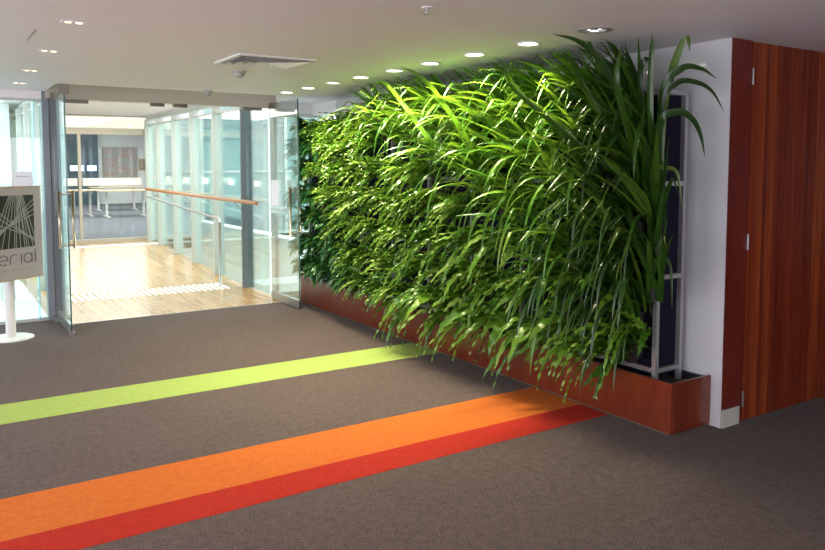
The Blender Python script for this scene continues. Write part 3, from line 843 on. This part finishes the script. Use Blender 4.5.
# ceiling air diffuser
t = thing('air_diffuser', 'square white ceiling air diffuser with slanted louvres', 'air vent', (2.14, 5.33, CE))
vx0, vx1, vy0, vy1 = 1.85, 2.43, 5.06, 5.60
mb = MB()
e = 0.035
for a, b in (((vx0, vy0), (vx1, vy0 + e)), ((vx0, vy1 - e), (vx1, vy1)), ((vx0, vy0 + e), (vx0 + e, vy1 - e)), ((vx1 - e, vy0 + e), (vx1, vy1 - e))):
    mb.box((a[0], a[1], CE - 0.012), (b[0], b[1], CE - 0.0005))
mb.build('frame', M['plastic'], t)
MB().box((vx0 + e, vy0 + e, CE - 0.003), (vx1 - e, vy1 - e, CE - 0.0006)).build('backing', pm('vent_backing_grey', (0.40, 0.40, 0.42), 0.7), t)  # plain grey sheet behind the louvres
cx, cy = (vx0 + vx1) / 2, (vy0 + vy1) / 2
for k in range(4):
    f = 0.92 - k * 0.21
    hx, hy = (vx1 - vx0) / 2 * f - 0.012, (vy1 - vy0) / 2 * f - 0.012
    g = 0.032
    for side in range(4):
        a = [(-hx, -hy), (hx, -hy), (hx, hy), (-hx, hy)][side]; b = [(-hx, -hy), (hx, -hy), (hx, hy), (-hx, hy)][(side + 1) % 4]
        s2 = 1 - g / hx; s3 = 1 - g / hy
        a2 = (a[0] * s2, a[1] * s3); b2 = (b[0] * s2, b[1] * s3)
        q = MB(); z0, z1 = CE - 0.022, CE - 0.004
        q.quad((cx + a[0], cy + a[1], z0), (cx + b[0], cy + b[1], z0), (cx + b2[0], cy + b2[1], z1), (cx + a2[0], cy + a2[1], z1))
        q.quad((cx + a[0], cy + a[1], z0 + 0.002), (cx + b[0], cy + b[1], z0 + 0.002), (cx + b2[0], cy + b2[1], z1 + 0.002), (cx + a2[0], cy + a2[1], z1 + 0.002))
        q.build('louvre', M['plastic'], t)

# smoke detectors, sprinkler, small plate, slot
for x, y, lab in ((2.20, 6.03, 'grey domed detector on the ceiling behind the air diffuser'), (2.50, 7.80, 'grey domed detector on the ceiling in front of the door header')):
    t = thing('smoke_detector', lab, 'detector', (x, y, CE), 'domed ceiling detectors')
    MB().lathe([(0.0, -0.0005), (0.055, -0.0005), (0.055, -0.014), (0.045, -0.018), (0.0, -0.018)], (x, y, CE), 28).build('base', M['greyplastic'], t)
    MB().lathe([(0.042, -0.018), (0.042, -0.03), (0.034, -0.045), (0.018, -0.054), (0.0, -0.056)], (x, y, CE), 28).build('dome', M['greyplastic'], t, smooth=True)
t = thing('sprinkler_head', 'small white sprinkler head on the ceiling near the top edge', 'sprinkler', (2.09, 3.11, CE))
MB().lathe([(0.0, -0.0005), (0.026, -0.0005), (0.028, -0.006), (0.012, -0.010), (0.0, -0.010)], (2.09, 3.11, CE), 20).build('rose', M['plastic'], t)
MB().lathe([(0.0, -0.010), (0.007, -0.010), (0.007, -0.032), (0.016, -0.034), (0.016, -0.037), (0.0, -0.037)], (2.09, 3.11, CE), 16).build('deflector', M['steel'], t)
o = MB().lathe([(0.0, -0.0005), (0.05, -0.0005), (0.05, -0.004), (0.0, -0.004)], (2.18, 6.44, CE), 24).build('ceiling_disc', M['plastic'])
tag(o, 'small flat pale disc in the ceiling left of the nearer detector', 'ceiling plate')
o = MB().box((0.555, 4.83, CE - 0.003), (0.567, 5.26, CE - 0.0005)).build('ceiling_slot', M['greyplastic'])
tag(o, 'thin dark slot in the ceiling at the upper left', 'ceiling slot')

# ------------------------------------------------------------------ notice on the left window
o = MB().box((0.755, 8.792, 1.425), (0.944, 8.7945, 1.585)).build('paper_notice', M['paper']); tag(o, 'white paper notice taped inside the left window above the sign stand', 'notice')
t = MB()
for k, (a, b) in enumerate(((0.79, 0.91),)):
    t.box((a, 8.7908, 1.53), (b, 8.7915, 1.537))
t.build('print', M['greyplastic'], o)

# ------------------------------------------------------------------ sign stand: written in its own frame, board along local x
RZ = math.atan2(0.592, 0.806)
SX, SY = 0.665, 8.03
t = thing('sign_stand', 'white pole sign stand with square black and white poster board', 'sign', (SX, SY, 0), rz=RZ)
MW = Matrix.Translation((SX, SY, 0)) @ Matrix.Rotation(RZ, 4, 'Z')


def lb(mb):
    mb.v = [tuple(MW @ Vector(v)) for v in mb.v]; return mb


lb(MB().lathe([(0.0, 0.0), (0.20, 0.0), (0.20, 0.010), (0.185, 0.016), (0.06, 0.022), (0.0, 0.022)], (-0.02, 0.03, 0), 40)).build('base', M['plastic'], t)
lb(MB().tube([(-0.02, 0.03, 0.02), (-0.02, 0.03, 1.20)], 0.044, 24)).build('pole', M['plastic'], t, smooth=True)
bx0, bx1, bz0, bz1 = -0.38, 0.325, 0.575, 1.437
lb(MB().box((bx0, -0.03, bz0), (bx1, -0.014, bz1))).build('board', M['signw'], t)
lb(MB().box((bx0 - 0.004, -0.034, bz1), (bx1 + 0.004, -0.010, bz1 + 0.014))).build('top_strip', M['tan'], t)
lb(MB().box((bx0 - 0.004, -0.034, bz0 - 0.014), (bx1 + 0.004, -0.010, bz0))).build('bottom_strip', M['tan'], t)
sx0, sx1, sz0, sz1 = -0.30, 0.235, 0.865, 1.365
g = lb(MB().box((sx0, -0.0325, sz0), (sx1, -0.0302, sz1))).build('graphic', M['black'], t)
# straight white lines fanning across the black square, clipped to it
mb = MB(); rr = random.Random(4)


def clipline(p, q):
    t0, t1 = 0.0, 1.0; dx, dz = q[0] - p[0], q[1] - p[1]
    for pp, qq in ((-dx, p[0] - sx0), (dx, sx1 - p[0]), (-dz, p[1] - sz0), (dz, sz1 - p[1])):
        if abs(pp) < 1e-9:
            if qq < 0: return None
            continue
        r = qq / pp
        if pp < 0: t0 = max(t0, r)
        else: t1 = min(t1, r)
    if t0 >= t1: return None
    return (p[0] + t0 * dx, p[1] + t0 * dz), (p[0] + t1 * dx, p[1] + t1 * dz)


lines = []
for k in range(8): lines.append(((-0.02 + 0.012 * k, 1.40), (-0.30 + 0.075 * k, 0.83)))
for k in range(6): lines.append(((0.05 + 0.01 * k, 1.39), (0.02 + 0.05 * k, 0.85)))
for k in range(4): lines.append(((0.24, 1.33 - 0.05 * k), (-0.32, 0.86 + 0.04 * k)))
for k in range(3): lines.append(((-0.31, 1.33 - 0.09 * k), (0.25, 0.90 + 0.02 * k)))
for p, q in lines:
    c = clipline(p, q)
    if not c: continue
    (x1, z1), (x2, z2) = c; L = math.hypot(x2 - x1, z2 - z1); nx, nz = -(z2 - z1) / L * 0.0040, (x2 - x1) / L * 0.0040
    mb.quad((x1 - nx, -0.0332, z1 - nz), (x2 - nx, -0.0332, z2 - nz), (x2 + nx, -0.0332, z2 + nz), (x1 + nx, -0.0332, z1 + nz))
lb(mb).build('line_burst', M['lineprint'], g)
# lettering: aerial
mb = MB(); base = 0.713; r = 0.047; yy = -0.0325; tr = 0.0042


def arc(cx, cz, r, a0, a1, n=22):
    return [(cx + r * math.cos(R(a0 + (a1 - a0) * i / n)), yy, cz + r * math.sin(R(a0 + (a1 - a0) * i / n))) for i in range(n + 1)]


def st(pts): mb.tube(pts, tr, 6)


def A(x): st(arc(x + r, base + r, r, 0, 360)); st([(x + 2 * r, yy, base), (x + 2 * r, yy, base + 2 * r)])


A(-0.305)
x = -0.173
st(arc(x + r, base + r, r, 0, 315)); st([(x, yy, base + r), (x + 2 * r, yy, base + r)])
x = -0.052
st([(x, yy, base), (x, yy, base + r)] + arc(x + r, base + r, r, 180, 50))
x = 0.073
st([(x, yy, base), (x, yy, base + 2 * r)])
A(0.103)
x = 0.236
st([(x, yy, base), (x, yy, base + 2.6 * r)])
LX = x
lb(mb).build('lettering', M['ink'], t)
mb = MB(); x = -0.305
while x < LX:
    wd = rr.uniform(0.006, 0.011); mb.box((x, -0.0325, 0.655), (x + wd, -0.0305, 0.666)); x += wd + rr.choice((0.006, 0.006, 0.006, 0.016))
lb(mb).build('small_print', M['lineprint'], t)
